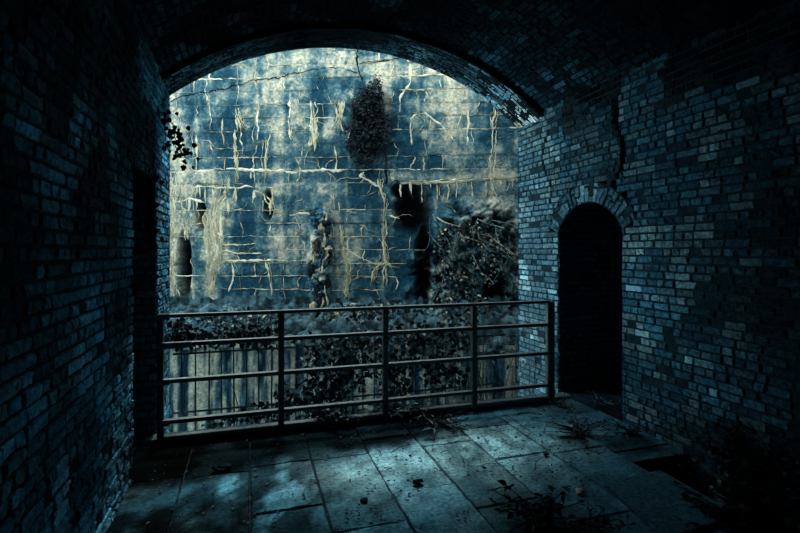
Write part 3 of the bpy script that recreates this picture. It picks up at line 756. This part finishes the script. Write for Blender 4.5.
weed('sprawling creeper on the floor under the middle post', ground(392, 416), 8, .42, .20, [TEAL*.15, TEAL*.6, PALE*.9, BLK, TEAL*.9], .09, st=30, wid=.4)
weed('arching long-leaved weed in front of the third railing post', ground(440, 424), 5, .42, .16, [TEAL*.1, TEAL*.5, PALE*.8, BLK, BLK], .11, st=22, wid=.22)
weed('dark broad-leaved weed against the railing at its second bay', ground(330, 424), 8, .40, .20, DP+[TEAL*.4], .075, st=22, wid=.5)
weed('small dark weed at the corner of the right wall by the doorway', ground(632, 436), 6, .22, .10, DP+[TEAL*.3], .05, st=16, wid=.3)
for lab, px, py, R_, h in (('big dark bush filling the bottom right corner', 752, 545, .42, .42), ('dark bush standing against the right wall beyond the pit corner', 775, 500, .3, .48)):
    g = ground(px, py); g.x = min(g.x, 3.1); g.z = 0
    weed(lab, g, 16, R_, h, [TEAL*.05, BLK, TEAL*.09, TEAL*.16], .06, name='bush', st=60, wid=.7)

# debris
ml = MB()
for i in range(1500):
    if random.random() < .5: px = random.gauss(520, 90); py = random.gauss(450, 22)
    else: px = random.uniform(150, 650); py = random.uniform(408, 533)
    if py < 404: continue
    g = ground(px, min(py, 560))
    if not (XL+.05 < g.x < (PX-.05 if g.y < 3.1 else XR-.05) and .8 < g.y < 4.45): continue
    if g.y < 3.2 and float(fbm(g.x*3+9, g.y*3, 2)) < .48: continue
    L = random.uniform(.010, .035); ml.leaf(Vector((g.x, g.y, .012)), Vector((random.gauss(0, 1), random.gauss(0, 1), .1)), Vector((random.gauss(0, .3), random.gauss(0, .3), 1)), L, L*random.uniform(.3, .7), tuple(random.choice([BLK, TEAL*.1, BLK, BLK, TEAL*.2])))
tag(ml.build('leaf_litter', M_leaf), 'dry leaf litter scattered over the slabs', 'litter', kind='stuff')
tw = MB()
for i in range(90):
    px = random.uniform(380, 640); py = random.gauss(430, 18)
    if py < 406: continue
    g = ground(px, py)
    if not (g.x < 3.2 and g.y < 4.4): continue
    a = random.uniform(0, 3.14); L = random.uniform(.06, .25); d = Vector((math.cos(a), math.sin(a), 0))
    tw.tube([g+Vector((0, 0, .01)), g+d*L*.5+Vector((0, 0, .02)), g+d*L+Vector((random.gauss(0, .02), random.gauss(0, .02), .01))], [.004, .003, .002], 4, tuple(random.choice([BLK, TEAL*.2, PALE*.5])))
tag(tw.build('twigs', M_stem), 'dry twigs scattered in front of the railing', 'twigs', kind='stuff')
for lab, px, py, r_, c in (('small dark stone in the middle of the floor slabs', 418, 484, .032, TEAL*.08), ('pale stone chip beside the bottom weed', 580, 494, .03, CREAM*.95), ('pale squared stone at the foot of the third railing post', 459, 404, .055, CREAM*.9),
                           ('dark pebble on the slab under the left railing bay', 364, 502, .022, TEAL*.1), ('dark lump of rubble on the left floor near the recess', 222, 472, .05, TEAL*.08), ('tiny pebble in front of the doorway tuft', 546, 456, .018, BLK)):
    g = ground(px, py); mb = MB(); mb.blob(g+Vector((0, 0, r_*.45+.006)), r_, tuple(c), (1.2, .9, .55), 7, .5)
    tag(mb.build('stone', M_rubble), lab, 'stone', 'loose stones on the slabs')

# ---------------------------------------------------------------- light
w = bpy.data.worlds.new('sky'); bpy.context.scene.world = w; w.use_nodes = True
bg = w.node_tree.nodes['Background']; bg.inputs[0].default_value = (.84, .96, 1.0, 1); bg.inputs[1].default_value = 3.3
sd = bpy.data.lights.new('sun_fill', 'SUN'); sd.energy = 5.0; sd.angle = math.radians(14); sd.color = (.93, 1, .96)  # soft lamp added through the opening to brighten the floor
so = bpy.data.objects.new('sun_fill', sd); C.objects.link(so)
so.rotation_euler = (Vector((-.12, -.52, -.84))).to_track_quat('-Z', 'Y').to_euler()
so.location = (3, 8, 9)
vs = bpy.context.scene.view_settings; vs.view_transform = 'Standard'; vs.look = 'None'; vs.exposure = 0
for o in bpy.data.objects:
    if '_o' in o: del o['_o']
